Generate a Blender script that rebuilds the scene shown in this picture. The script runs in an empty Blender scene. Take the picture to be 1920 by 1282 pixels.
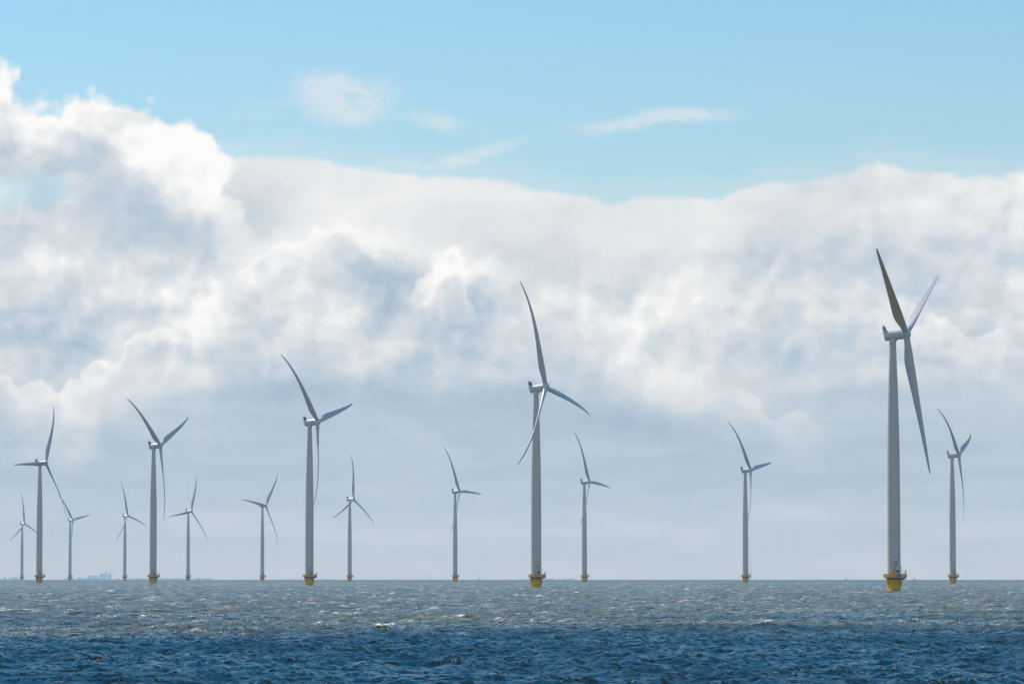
import bpy, bmesh, math, random
import numpy as np
from mathutils import Vector, Matrix

R = math.radians
random.seed(7)
rng = np.random.default_rng(11)
scene = bpy.context.scene
col = scene.collection

# ------------------------------------------------------------------ camera
FPX, CX, HY, CAM_H = 7500.0, 960.0, 1076.5, 6.0      # focal length and true horizontal in the 1920 px frame
R2 = 2 * 7.4e6                                       # twice the (refracted) radius of the earth
cam_d = bpy.data.cameras.new("camera")
cam = bpy.data.objects.new("camera", cam_d)
col.objects.link(cam)
cam_d.sensor_width = 36.0
cam_d.lens = FPX / 1920 * 36.0
cam_d.clip_start = 1.0
cam_d.clip_end = 90000.0
cam.location = (0, 0, CAM_H)
cam.rotation_euler = (R(90) + math.atan((HY - 641.0) / FPX), 0, 0)
scene.camera = cam

def drop(x, y):
    return -(x * x + y * y) / R2

# ------------------------------------------------------------------ sun, exposure
EXPO = 0.42
SUN_AZ, SUN_EL = 45.0, 48.0                          # degrees left of the view axis, above the horizon
sdir = Vector((-math.sin(R(SUN_AZ)) * math.cos(R(SUN_EL)), math.cos(R(SUN_AZ)) * math.cos(R(SUN_EL)), math.sin(R(SUN_EL))))
sun_d = bpy.data.lights.new("sun", "SUN")
sun_d.energy = 3.6
sun_d.angle = R(0.53)
sun_d.color = (1.0, 0.95, 0.87)
sun = bpy.data.objects.new("sun", sun_d)
sun.rotation_euler = sdir.to_track_quat('Z', 'Y').to_euler()
col.objects.link(sun)
scene.view_settings.view_transform = 'Standard'
scene.view_settings.look = 'None'
scene.view_settings.exposure = EXPO
scene.view_settings.gamma = 1.0
scene.render.engine = 'CYCLES'
scene.cycles.use_denoising = True
scene.cycles.use_adaptive_sampling = True
scene.cycles.adaptive_threshold = 0.006
scene.cycles.adaptive_min_samples = 32
scene.cycles.max_bounces = 6
scene.cycles.volume_bounces = 1
scene.cycles.sample_clamp_indirect = 6.0
scene.cycles.sample_clamp_direct = 30.0

def s2l(c):
    return tuple((v / 255 / 12.92 if v / 255 <= 0.04045 else ((v / 255 + 0.055) / 1.055) ** 2.4) for v in c)

# ------------------------------------------------------------------ sky (world nodes)
SKY_STRENGTH = 0.1
world = bpy.data.worlds.new("World")
scene.world = world
world.use_nodes = True
wt = world.node_tree
for n in list(wt.nodes):
    wt.nodes.remove(n)

class Nodes:
    def __init__(self, tree):
        self.t = tree
    def new(self, kind, **kw):
        n = self.t.nodes.new(kind)
        for k, v in kw.items():
            setattr(n, k, v)
        return n
    def put(self, sock, v):
        if hasattr(v, 'is_output'):
            self.t.links.new(v, sock)
        else:
            sock.default_value = v
    def m(self, op, a, b=None, c=None, clamp=False):
        n = self.new('ShaderNodeMath', operation=op, use_clamp=clamp)
        for i, v in enumerate((a, b, c)):
            if v is not None:
                self.put(n.inputs[i], v)
        return n.outputs[0]
    def add(self, a, b): return self.m('ADD', a, b)
    def sub(self, a, b): return self.m('SUBTRACT', a, b)
    def mul(self, a, b): return self.m('MULTIPLY', a, b)
    def ma(self, a, b, c, clamp=False): return self.m('MULTIPLY_ADD', a, b, c, clamp)
    def v(self, op, a, b=None, c=None):
        n = self.new('ShaderNodeVectorMath', operation=op)
        for i, x in enumerate((a, b, c)):
            if x is not None:
                self.put(n.inputs[i], x)
        return n.outputs['Value'] if op in ('DOT_PRODUCT', 'LENGTH') else n.outputs[0]
    def noise(self, vec, scale, detail=4.0, rough=0.5, lac=2.0, colour=False, dim='3D'):
        n = self.new('ShaderNodeTexNoise', noise_dimensions=dim)
        self.put(n.inputs['Vector'], vec)
        n.inputs['Scale'].default_value = scale
        n.inputs['Detail'].default_value = detail
        n.inputs['Roughness'].default_value = rough
        n.inputs['Lacunarity'].default_value = lac
        return n.outputs['Color' if colour else 0]
    def cells(self, vec, scale, detail=1.0):
        n = self.new('ShaderNodeTexVoronoi', feature='SMOOTH_F1', voronoi_dimensions='2D')
        self.put(n.inputs['Vector'], vec)
        n.inputs['Scale'].default_value = scale
        n.inputs['Detail'].default_value = detail
        n.inputs['Roughness'].default_value = 0.55
        n.inputs['Smoothness'].default_value = 0.35
        return n.outputs['Distance']
    def smooth(self, x, lo, hi, a=0.0, b=1.0):
        n = self.new('ShaderNodeMapRange', interpolation_type='SMOOTHSTEP')
        self.put(n.inputs[0], x)
        for i, v in enumerate((lo, hi, a, b)):
            self.put(n.inputs[i + 1], v)
        return n.outputs[0]
    def mix(self, f, a, b):
        n = self.new('ShaderNodeMix', data_type='RGBA')
        self.put(n.inputs[0], f)
        self.put(n.inputs[6], a)
        self.put(n.inputs[7], b)
        return n.outputs[2]
    def curve(self, x, pts, xr, yr):
        n = self.new('ShaderNodeFloatCurve')
        t = self.m('MULTIPLY_ADD', x, 1 / (xr[1] - xr[0]), -xr[0] / (xr[1] - xr[0]), clamp=True)
        self.put(n.inputs['Value'], t)
        c = n.mapping.curves[0]
        q = [((a - xr[0]) / (xr[1] - xr[0]), (b - yr[0]) / (yr[1] - yr[0])) for a, b in pts]
        c.points[0].location = q[0]
        c.points[1].location = q[-1]
        for a, b in q[1:-1]:
            c.points.new(a, b)
        n.mapping.update()
        return self.ma(n.outputs[0], yr[1] - yr[0], yr[0])
    def ramp(self, x, stops):
        n = self.new('ShaderNodeValToRGB')
        self.put(n.inputs[0], x)
        e = n.color_ramp.elements
        e[0].position, e[0].color = stops[0][0], (*stops[0][1], 1)
        e[1].position, e[1].color = stops[-1][0], (*stops[-1][1], 1)
        for p, c in stops[1:-1]:
            k = e.new(p)
            k.color = (*c, 1)
        return n.outputs[0]

W = Nodes(wt)
tc = W.new('ShaderNodeTexCoord')
sky = W.new('ShaderNodeTexSky', sky_type='NISHITA')
sky.sun_disc = False
sky.sun_elevation = R(SUN_EL)
sky.sun_rotation = R(-SUN_AZ)
sky.air_density = 1.0
sky.dust_density = 0.0
sky.ozone_density = 2.5
# P: direction in thousandths of the focal length, (0.96, 0, 0) at the view axis; V is height above the true horizontal
P3 = W.v('MULTIPLY_ADD', tc.outputs['Generated'], (7.5, 7.5, 7.5), (0.96, 0, 0))
sep3 = W.new('ShaderNodeSeparateXYZ')
W.put(sep3.inputs[0], P3)
Uraw, Vraw, Depth = sep3.outputs[0], sep3.outputs[2], sep3.outputs[1]
cmb = W.new('ShaderNodeCombineXYZ')
W.put(cmb.inputs[0], Uraw)
W.put(cmb.inputs[1], Vraw)
P = cmb.outputs[0]
n_w1 = W.noise(P, 3.2, 6, 0.55, colour=True, dim='2D')
n_w2 = W.noise(P, 17.0, 5, 0.6, colour=True, dim='2D')
w1 = W.v('MULTIPLY', W.v('SUBTRACT', n_w1, (0.5, 0.5, 0.5)), (0.16, 0.13, 0))
w2 = W.v('MULTIPLY', W.v('SUBTRACT', n_w2, (0.5, 0.5, 0.5)), (0.043, 0.040, 0))
Pw = W.v('ADD', P, W.v('ADD', w1, w2))               # ragged, billowing coordinates
sw = W.new('ShaderNodeSeparateXYZ')
W.put(sw.inputs[0], Pw)
Uw, Vw = sw.outputs[0], sw.outputs[1]
Psoft = W.v('ADD', P, W.v('MULTIPLY', w1, (0.35, 0.35, 0)))

def Y(y):                                            # photo row -> V
    return (HY - y) / 1000.0

BLOB_GAIN = 1.0
def blob(acc, x, y, rx, ry, amp, rot=0.0, vec=None):
    vec = vec or Pw
    rx, ry, x, v = rx / 1000 * 1.5, ry / 1000 * 1.5, x / 1000, Y(y)
    if rot:
        c, s = math.cos(R(rot)), math.sin(R(rot))
        p = W.v('DOT_PRODUCT', W.v('SUBTRACT', vec, (x, v, 0)), (c / rx, s / rx, 0))
        q = W.v('DOT_PRODUCT', W.v('SUBTRACT', vec, (x, v, 0)), (-s / ry, c / ry, 0))
        d2 = W.ma(p, p, W.mul(q, q))
    else:
        t = W.v('MULTIPLY_ADD', vec, (1 / rx, 1 / ry, 0), (-x / rx, -v / ry, 0))
        d2 = W.v('DOT_PRODUCT', t, t)
    g = W.ma(d2, -0.3, 1.0, clamp=True)
    g = W.mul(g, g)
    return W.ma(g, amp * BLOB_GAIN, acc) if acc is not None else W.mul(g, amp)

# cauliflower relief that pushes the cloud edges out
Pc = W.v('ADD', P, W.v('ADD', W.v('MULTIPLY', w1, (0.35, 0.35, 0)), W.v('MULTIPLY', w2, (0.6, 0.6, 0))))
puff = W.add(W.mul(W.cells(Pc, 8.0, 2.0), -0.085), 0.054)
Vp = W.sub(Vw, puff)
# tops of the two cloud banks against the blue
top_left = W.curve(Uw, [(-0.4, Y(50)), (0.0, Y(92)), (0.045, Y(130)), (0.07, Y(165)), (0.13, Y(158)), (0.25, Y(170)), (0.31, Y(202)),
                        (0.37, Y(228)), (0.412, Y(280)), (0.46, Y(350)), (0.55, Y(460)), (2.0, Y(900))], (-0.4, 2.0), (0, 1.1))
top_sheet = W.curve(W.add(W.mul(Uraw, 0.75), W.mul(Uw, 0.25)),
                    [(-0.4, Y(330)), (0.4, Y(299)), (0.5, Y(303)), (0.6, Y(310)), (0.8, Y(328)), (0.95, Y(350)), (1.03, Y(362)), (1.06, Y(371)), (1.10, Y(374)), (1.2, Y(375)),
                     (1.36, Y(374)), (1.40, Y(364)), (1.43, Y(350)), (1.55, Y(336)), (1.59, Y(326)), (1.62, Y(311)), (1.66, Y(308)), (1.70, Y(322)), (1.80, Y(330)),
                     (1.92, Y(334)), (2.4, Y(300))], (-0.4, 2.4), (0, 1.1))
Vmix = W.sub(W.add(W.mul(Vraw, 0.64), W.mul(Vw, 0.36)), W.mul(puff, 0.2))
d_left = W.sub(top_left, Vp)
top_sheet = W.add(top_sheet, 0.011)
c_left = W.mul(W.smooth(d_left, -0.012, 0.024), W.smooth(Uw, 0.54, 0.40))
c_sheet = W.smooth(W.sub(top_sheet, Vmix), -0.008, 0.013)
c_sheet = W.m('MAXIMUM', c_sheet, W.mul(W.smooth(W.sub(top_sheet, Vmix), -0.06, 0.0), 0.22))
cover = W.m('MAXIMUM', c_left, c_sheet)
# small clouds in the blue
wisp_n = W.noise(W.v('MULTIPLY', Pw, (1, 2.2, 0)), 11, 6, 0.6, dim='2D')
wl = blob(None, 648, 192, 52, 28, 1.1, vec=W.v('ADD', P, W.v('ADD', W.v('MULTIPLY', w1, (0.3, 0.3, 0)), w2)))
wl = blob(wl, 590, 165, 28, 14, 0.5)
wl = blob(wl, 1215, 232, 85, 8, 0.6, rot=6, vec=Psoft)
wl = blob(wl, 1290, 221, 45, 8, 0.6, vec=Psoft)
wl = blob(wl, 1120, 236, 45, 6, 0.35, vec=Psoft)
wl = blob(wl, 830, 233, 40, 10, 0.6, rot=-14, vec=Psoft)
wl = blob(wl, 885, 291, 48, 8, 0.7, rot=14, vec=Psoft)
wl = blob(wl, 770, 305, 60, 12, 0.5, vec=Psoft)
wl = blob(wl, 480, 208, 30, 12, 0.25)
wisp = W.mul(wl, W.smooth(wisp_n, 0.20, 0.62))
# scattered fair-weather cloud higher up, outside the picture
hi = W.noise(W.v('MULTIPLY', tc.outputs['Generated'], (1, 1, 2.2)), 3.1, 7, 0.58)
behind = W.smooth(Depth, 1.5, -2.5)
hi = W.mul(W.smooth(W.ma(behind, 0.22, hi), 0.66, 0.80), W.smooth(Vraw, 1.3, 2.2))
hi = W.mul(hi, 0.8)
cover = W.m('MAXIMUM', cover, W.m('MINIMUM', W.mul(wisp, 0.85), 0.66))
hole = blob(None, 50, 372, 34, 15, 1.1, vec=W.v('ADD', P, W.v('MULTIPLY', w1, (0.7, 0.7, 0.7))))
cover = W.mul(cover, W.sub(1.0, W.m('MINIMUM', hole, 0.42)))
cover = W.m('MAXIMUM', cover, hi)

# brightness inside the clouds
base = W.curve(Vmix, [(Y(1086), 0.40), (Y(1030), 0.38), (Y(965), 0.40), (Y(935), 0.34), (Y(900), 0.32), (Y(860), 0.31), (Y(800), 0.31),
                      (Y(760), 0.34), (Y(700), 0.40), (Y(620), 0.52), (Y(560), 0.60), (Y(480), 0.66), (Y(400), 0.74), (Y(340), 0.80), (Y(250), 0.74), (Y(60), 0.74)],
               (-0.01, 1.1), (0, 1))
BLOB_GAIN = 0.52
L = base
for b in [
        # bright heads
        (40, 190, 50, 70, .30), (110, 230, 90, 50, .25), (230, 240, 80, 60, .25), (310, 275, 80, 50, .30, -35), (370, 310, 50, 40, .20),
        (260, 300, 90, 30, .15, -35), (640, 425, 70, 32, .28), (570, 470, 60, 40, .30), (530, 520, 90, 45, .28), (720, 450, 45, 20, .22, -30),
        (840, 515, 48, 34, .46), (800, 500, 30, 25, .2), (880, 560, 40, 35, .25), (690, 580, 70, 40, .16), (560, 590, 120, 50, .18),
        (290, 630, 60, 50, .30, 30), (210, 690, 80, 34, .34, 20), (110, 720, 110, 30, .26), (10, 700, 30, 26, .25), (330, 700, 70, 50, .24),
        (420, 560, 60, 50, .22), (100, 500, 80, 25, .20), (180, 520, 90, 30, .15), (420, 640, 60, 40, .20), (560, 660, 80, 40, .24), (700, 660, 60, 30, .28),
        (860, 710, 110, 18, .22), (1130, 655, 65, 45, .32), (1230, 690, 60, 40, .36, -25), (1290, 720, 70, 30, .24, -25), (970, 640, 40, 40, .26, -45), (1000, 680, 25, 20, .2, -45),
        (1100, 560, 90, 40, .20), (1250, 600, 120, 60, .18), (960, 530, 40, 28, .2), (1400, 640, 140, 60, .20), (1300, 500, 160, 50, .14), (1120, 420, 300, 50, .04),
        (1645, 438, 36, 20, .28), (1560, 610, 90, 50, .16), (1760, 560, 80, 50, .16), (1860, 600, 80, 60, .2), (1880, 420, 80, 40, .06), (1400, 730, 100, 30, .18, -20),
        (1640, 775, 40, 12, .16), (1720, 720, 90, 40, .12), (775, 832, 40, 10, .16, -25), (1860, 740, 80, 40, .12),
        # grey undersides and gaps
        (330, 395, 110, 32, -.42), (450, 420, 90, 30, -.40), (250, 370, 60, 50, -.22), (150, 350, 60, 40, -.18), (440, 350, 40, 30, -.16), (200, 420, 90, 20, -.18),
        (30, 450, 70, 30, -.25), (420, 510, 20, 16, -.3), (790, 590, 90, 40, -.22), (900, 640, 60, 50, -.24),
        (100, 620, 100, 34, -.28), (50, 660, 60, 22, -.22), (180, 600, 60, 24, -.16), (980, 600, 60, 40, -.2), (1180, 570, 60, 34, -.26), (1040, 490, 60, 24, -.2), (960, 440, 70, 20, -.12), (1080, 700, 60, 40, -.16),
        (1440, 505, 60, 34, -.30), (1500, 560, 60, 30, -.2), (1400, 520, 30, 20, -.16), (1480, 390, 60, 30, -.12), (1560, 350, 60, 30, -.1), (1640, 370, 60, 30, -.16), (1800, 370, 50, 20, -.14), (1750, 470, 110, 30, -.2), (1560, 470, 80, 30, -.16),
        (1620, 680, 90, 50, -.16), (1800, 650, 60, 40, -.1), (470, 745, 120, 16, -.18), (640, 740, 100, 20, -.16), (60, 790, 120, 20, -.06), (1050, 770, 160, 24, -.16), (1300, 790, 90, 24, -.12), (1150, 860, 300, 40, -.06)]:
    L = blob(L, *b)
BLOB_GAIN = 1.0
def front(L, pts, rim, body, w, fade, soft=0.013, strength=1.0):
    """a cumulus front in the bank: bright along its upper rim, greyer below, dissolving downwards"""
    x0, x1 = pts[0][0] / 1000, pts[-1][0] / 1000
    T = W.curve(Uw, [(x / 1000, Y(y)) for x, y in pts], (x0, x1), (0, 1.1))
    d = W.sub(T, Vp)
    m = W.mul(W.smooth(d, 0.0, soft), W.smooth(d, fade / 1000, fade / 2500.0))
    e = min(0.11, (x1 - x0) * 0.25)
    m = W.mul(m, W.mul(W.smooth(Uw, x0, x0 + e), W.smooth(Uw, x1, x1 - e)))
    Lk = W.smooth(d, w / 1000, 0.012, body, rim)
    return W.ma(W.mul(m, strength), W.sub(Lk, L), L)

L = front(L, [(1360, 580), (1400, 525), (1450, 490), (1500, 445), (1560, 425), (1640, 400), (1720, 440), (1800, 470), (1930, 480)], .62, .50, 70, 190, strength=0.85)
L = front(L, [(1560, 640), (1640, 600), (1720, 560), (1790, 548), (1850, 570), (1960, 560)], .80, .60, 80, 170, strength=0.8)
L = front(L, [(-60, 520), (20, 505), (90, 480), (160, 490), (230, 505), (300, 520), (380, 540)], .74, .58, 90, 150, strength=0.7)
L = front(L, [(370, 600), (420, 520), (470, 485), (520, 470), (570, 440), (620, 412), (680, 416), (720, 445), (770, 485), (810, 540)], .96, .66, 90, 200)
L = blob(L, 700, 505, 46, 32, -.28)
L = blob(L, 745, 535, 44, 32, -.26)
L = front(L, [(765, 560), (790, 500), (830, 482), (870, 488), (895, 520), (915, 570), (930, 640)], .98, .66, 75, 130)
L = blob(L, 905, 585, 16, 32, -.22)
L = front(L, [(-60, 700), (0, 680), (40, 705), (100, 690), (180, 680), (225, 625), (260, 590), (300, 600), (350, 650), (430, 690)], .88, .62, 80, 170, strength=0.95)
L = front(L, [(1020, 720), (1060, 660), (1110, 618), (1150, 622), (1190, 660), (1250, 665), (1300, 706), (1400, 738), (1500, 770), (1580, 790)], .74, .50, 80, 130, strength=0.45)
# the big cumulus at the upper left stands in front of the bank
Ll = W.smooth(d_left, 0.22, 0.04, 0.42, 0.97)
Ll = blob(Ll, 60, 320, 60, 50, -.08)
Ll = blob(Ll, 150, 270, 30, 40, -.08, -30)
Ll = blob(Ll, 330, 330, 50, 34, .22, -30)
Ll = blob(Ll, 250, 300, 40, 20, .16, -35)
ml = W.mul(c_left, W.smooth(d_left, 0.26, 0.15))
L = W.ma(ml, W.sub(Ll, L), L)
# billows lit from the upper left: difference of density towards the sun
tex_amt = W.smooth(Vraw, Y(800), Y(640), 0.10, 1.0)
def emboss(scale, detail, rough, dx, dz, gain, base_vec):
    sq = W.v('MULTIPLY', base_vec, (1.0, 1.25, 0))
    a = W.noise(sq, scale, detail, rough, dim='2D')
    b_ = W.noise(W.v('ADD', sq, (dx, dz, 0)), scale, detail, rough, dim='2D')
    return W.mul(W.sub(a, b_), gain)
Pb = W.v('ADD', P, W.v('MULTIPLY', w1, (0.65, 0.65, 0)))
def emboss_cells(scale, dx, dz, gain, vec):
    a = W.cells(vec, scale, 2.0)
    b_ = W.cells(W.v('ADD', vec, (dx, dz, 0)), scale, 2.0)
    return W.mul(W.sub(b_, a), gain)
emb = W.add(emboss(5.5, 8, 0.55, -0.030, 0.050, 0.52, Pb), emboss(16, 7, 0.6, -0.010, 0.018, 0.26, Pc))
emb = W.add(emb, emboss_cells(10.0, -0.018, 0.028, 0.26, Pc))
calm = blob(None, 980, 370, 470, 75, 1.3)              # the smooth sheet has little relief
L = W.ma(emb, W.mul(tex_amt, W.sub(1.0, W.m('MINIMUM', W.mul(calm, 0.85), 0.85))), L)
fine = W.sub(W.noise(W.v('MULTIPLY', P, (1, 1.8, 0)), 7, 8, 0.6, dim='2D'), 0.5)
L = W.ma(fine, W.mul(tex_amt, 0.16), L)
streak = W.sub(W.noise(W.v('MULTIPLY', P, (0.8, 5.0, 0)), 4, 5, 0.55, dim='2D'), 0.5)
L = W.ma(streak, W.smooth(Vraw, Y(600), Y(820), 0.14, 0.34), L)
stops = [(0.0, (155, 176, 198)), (0.2, (172, 192, 210)), (0.4, (190, 206, 219)), (0.6, (212, 220, 227)), (0.8, (233, 236, 238)), (1.0, (253, 253, 253))]
cloud_rgb = W.ramp(L, [(p, tuple(v for v in s2l(c))) for p, c in stops])
cloud_lin = W.v('SCALE', cloud_rgb)
wt.nodes[-1].inputs['Scale'].default_value = 0.5 ** EXPO / SKY_STRENGTH
# clear sky: the physical sky, a little more saturated like the photograph
hsv = W.new('ShaderNodeHueSaturation')
W.put(hsv.inputs['Hue'], W.smooth(Vraw, 1.0, 2.2, 0.488, 0.496))
W.put(hsv.inputs['Saturation'], W.smooth(Vraw, 0.6, 2.6, 1.14, 1.6))
W.put(hsv.inputs['Value'], W.add(W.smooth(Vraw, 0.60, 1.10, 0.74, 0.82), W.smooth(Vraw, 1.2, 2.6, 0.0, 0.22)))
W.put(hsv.inputs['Color'], sky.outputs[0])
wisp_col = (*[v * 0.5 ** EXPO / SKY_STRENGTH for v in s2l((226, 232, 238))], 1)
only_wisp = W.m('MULTIPLY', W.smooth(W.m('MAXIMUM', W.m('MAXIMUM', c_left, c_sheet), 0.0), 0.0, 0.2, 1.0, 0.0), 1.0)
cloud_final = W.mix(only_wisp, cloud_lin, wisp_col)
skycol = W.mix(cover, hsv.outputs[0], cloud_final)
bg = W.new('ShaderNodeBackground')
W.put(bg.inputs['Color'], skycol)
bg.inputs['Strength'].default_value = SKY_STRENGTH
wout = W.new('ShaderNodeOutputWorld')
wt.links.new(bg.outputs[0], wout.inputs['Surface'])
world.cycles.sampling_method = 'MANUAL'
world.cycles.sample_map_resolution = 512

# ------------------------------------------------------------------ helpers
def tag(o, label=None, cat=None, group=None, kind=None):
    if label: o['label'] = label
    if cat: o['category'] = cat
    if group: o['group'] = group
    if kind: o['kind'] = kind
    return o

def empty(name, loc):
    o = bpy.data.objects.new(name, None)
    o.location = loc
    col.objects.link(o)
    return o

def mesh_of(name, bm, mat, smooth=False):
    me = bpy.data.meshes.new(name)
    bmesh.ops.recalc_face_normals(bm, faces=bm.faces[:])
    bm.to_mesh(me)
    bm.free()
    for m_ in (mat if isinstance(mat, (list, tuple)) else [mat]):
        me.materials.append(m_)
    if smooth:
        for p in me.polygons:
            p.use_smooth = True
        me.set_sharp_from_angle(angle=R(38))
    return me

def link(name, me, parent=None, loc=(0, 0, 0), rot=(0, 0, 0)):
    o = bpy.data.objects.new(name, me)
    o.location = loc
    o.rotation_euler = rot
    if parent is not None:
        o.parent = parent
    col.objects.link(o)
    return o

def rings(bm, loops, cap=True, mat=0):
    """skin a list of equal-length closed loops of points"""
    vs = [[bm.verts.new(p) for p in lp] for lp in loops]
    n = len(vs[0])
    for a, b in zip(vs[:-1], vs[1:]):
        for i in range(n):
            f = bm.faces.new((a[i], a[(i + 1) % n], b[(i + 1) % n], b[i]))
            f.material_index = mat
    if cap:
        bm.faces.new(vs[0][::-1]).material_index = mat
        bm.faces.new(vs[-1]).material_index = mat

def lathe(bm, prof, n=32, centre=(0, 0), cap=True, axis='Z', mat=0):
    """prof: list of (radius, position along axis)"""
    loops = []
    for r, h in prof:
        lp = []
        for i in range(n):
            a = 2 * math.pi * i / n
            c, s = r * math.cos(a), r * math.sin(a)
            lp.append((centre[0] + c, centre[1] + s, h) if axis == 'Z' else (h, centre[0] + c, centre[1] + s))
        loops.append(lp)
    rings(bm, loops, cap, mat)

def tube(bm, pts, r, n=8, mat=0):
    pts = [Vector(p) for p in pts]
    rr = r if isinstance(r, (list, tuple)) else [r] * len(pts)
    loops = []
    up = None
    for i, p in enumerate(pts):
        d = (pts[min(i + 1, len(pts) - 1)] - pts[max(i - 1, 0)]).normalized()
        if up is None:
            up = Vector((0, 0, 1)) if abs(d.z) < 0.9 else Vector((1, 0, 0))
        u = d.cross(up).normalized()
        v = u.cross(d).normalized()
        up = v
        loops.append([p + rr[i] * (math.cos(2 * math.pi * k / n) * u + math.sin(2 * math.pi * k / n) * v) for k in range(n)])
    rings(bm, loops, True, mat)

def box(bm, c, s, rot=None, bev=0.0, mat=0):
    g = bmesh.ops.create_cube(bm, size=1.0)
    M = Matrix.Translation(c) @ (rot or Matrix.Identity(4)) @ Matrix.Diagonal((*s, 1))
    bmesh.ops.transform(bm, matrix=M, verts=g['verts'])
    fs = {f for v in g['verts'] for f in v.link_faces}
    for f in fs:
        f.material_index = mat
    if bev:
        es = list({e for f in fs for e in f.edges})
        bmesh.ops.bevel(bm, geom=es, offset=bev, segments=2, affect='EDGES', profile=0.5)

def ellipsoid(bm, c, s, rot=None, u=16, v=10):
    g = bmesh.ops.create_uvsphere(bm, u_segments=u, v_segments=v, radius=1.0)
    M = Matrix.Translation(c) @ (rot or Matrix.Identity(4)) @ Matrix.Diagonal((*s, 1))
    bmesh.ops.transform(bm, matrix=M, verts=g['verts'])

def material(name, rgb, rough=0.5, metal=0.0, var=0.06, scale=0.6, streak=0.0, spec=0.5):
    m = bpy.data.materials.new(name)
    m.use_nodes = True
    N = Nodes(m.node_tree)
    b = m.node_tree.nodes['Principled BSDF']
    t = N.new('ShaderNodeTexCoord')
    n1 = N.noise(t.outputs['Object'], scale, 5, 0.6)
    f = N.ma(N.sub(n1, 0.5), 2 * var, 1.0)
    if streak:                                       # rain and rust streaks running down
        n2 = N.noise(N.v('MULTIPLY', t.outputs['Object'], (1.6, 1.6, 0.05)), 1.0, 5, 0.6)
        f = N.mul(f, N.smooth(n2, 0.35, 0.75, 1.0, 1.0 - streak))
    c = N.v('SCALE', (*rgb,))
    m.node_tree.nodes[-1].inputs['Scale'].default_value = 1
    N.put(m.node_tree.nodes[-1].inputs['Scale'], f)
    N.put(b.inputs['Base Color'], c)
    N.put(b.inputs['Roughness'], N.ma(N.sub(n1, 0.5), 0.2, rough))
    b.inputs['Metallic'].default_value = metal
    b.inputs['Specular IOR Level'].default_value = spec
    return m

M_tower = material("tower_paint", (0.62, 0.575, 0.515), 0.42, var=0.04, scale=0.12, streak=0.05)
M_white = material("nacelle_gelcoat", (0.62, 0.63, 0.61), 0.32, var=0.04, scale=0.3, streak=0.06)
M_blade = material("blade_gelcoat", (0.54, 0.52, 0.49), 0.34, var=0.05, scale=0.2)
M_yellow = material("yellow_paint", (0.84, 0.43, 0.0), 0.45, var=0.08, scale=0.8, streak=0.12, spec=0.12)
M_algae = material("wet_algae", (0.022, 0.020, 0.010), 0.3, var=0.3, scale=2)
M_rail = material("railing_paint", (0.80, 0.42, 0.02), 0.4, var=0.10, scale=2)
M_deck = material("grey_steel", (0.10, 0.095, 0.09), 0.55, 0.2, var=0.15, scale=2)
M_dark = material("black_rubber", (0.014, 0.014, 0.016), 0.5, var=0.2)
M_slate = material("slate_paint", (0.035, 0.045, 0.07), 0.45)
M_chrome = material("polished_steel", (0.85, 0.82, 0.8), 0.3, 1.0, var=0.02)
M_grey = material("light_grey_steel", (0.42, 0.42, 0.42), 0.45, 0.0)
M_blue = material("blue_sign", (0.03, 0.12, 0.25), 0.4)
M_signwhite = material("white_sign_paint", (0.75, 0.78, 0.80), 0.4)

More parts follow.
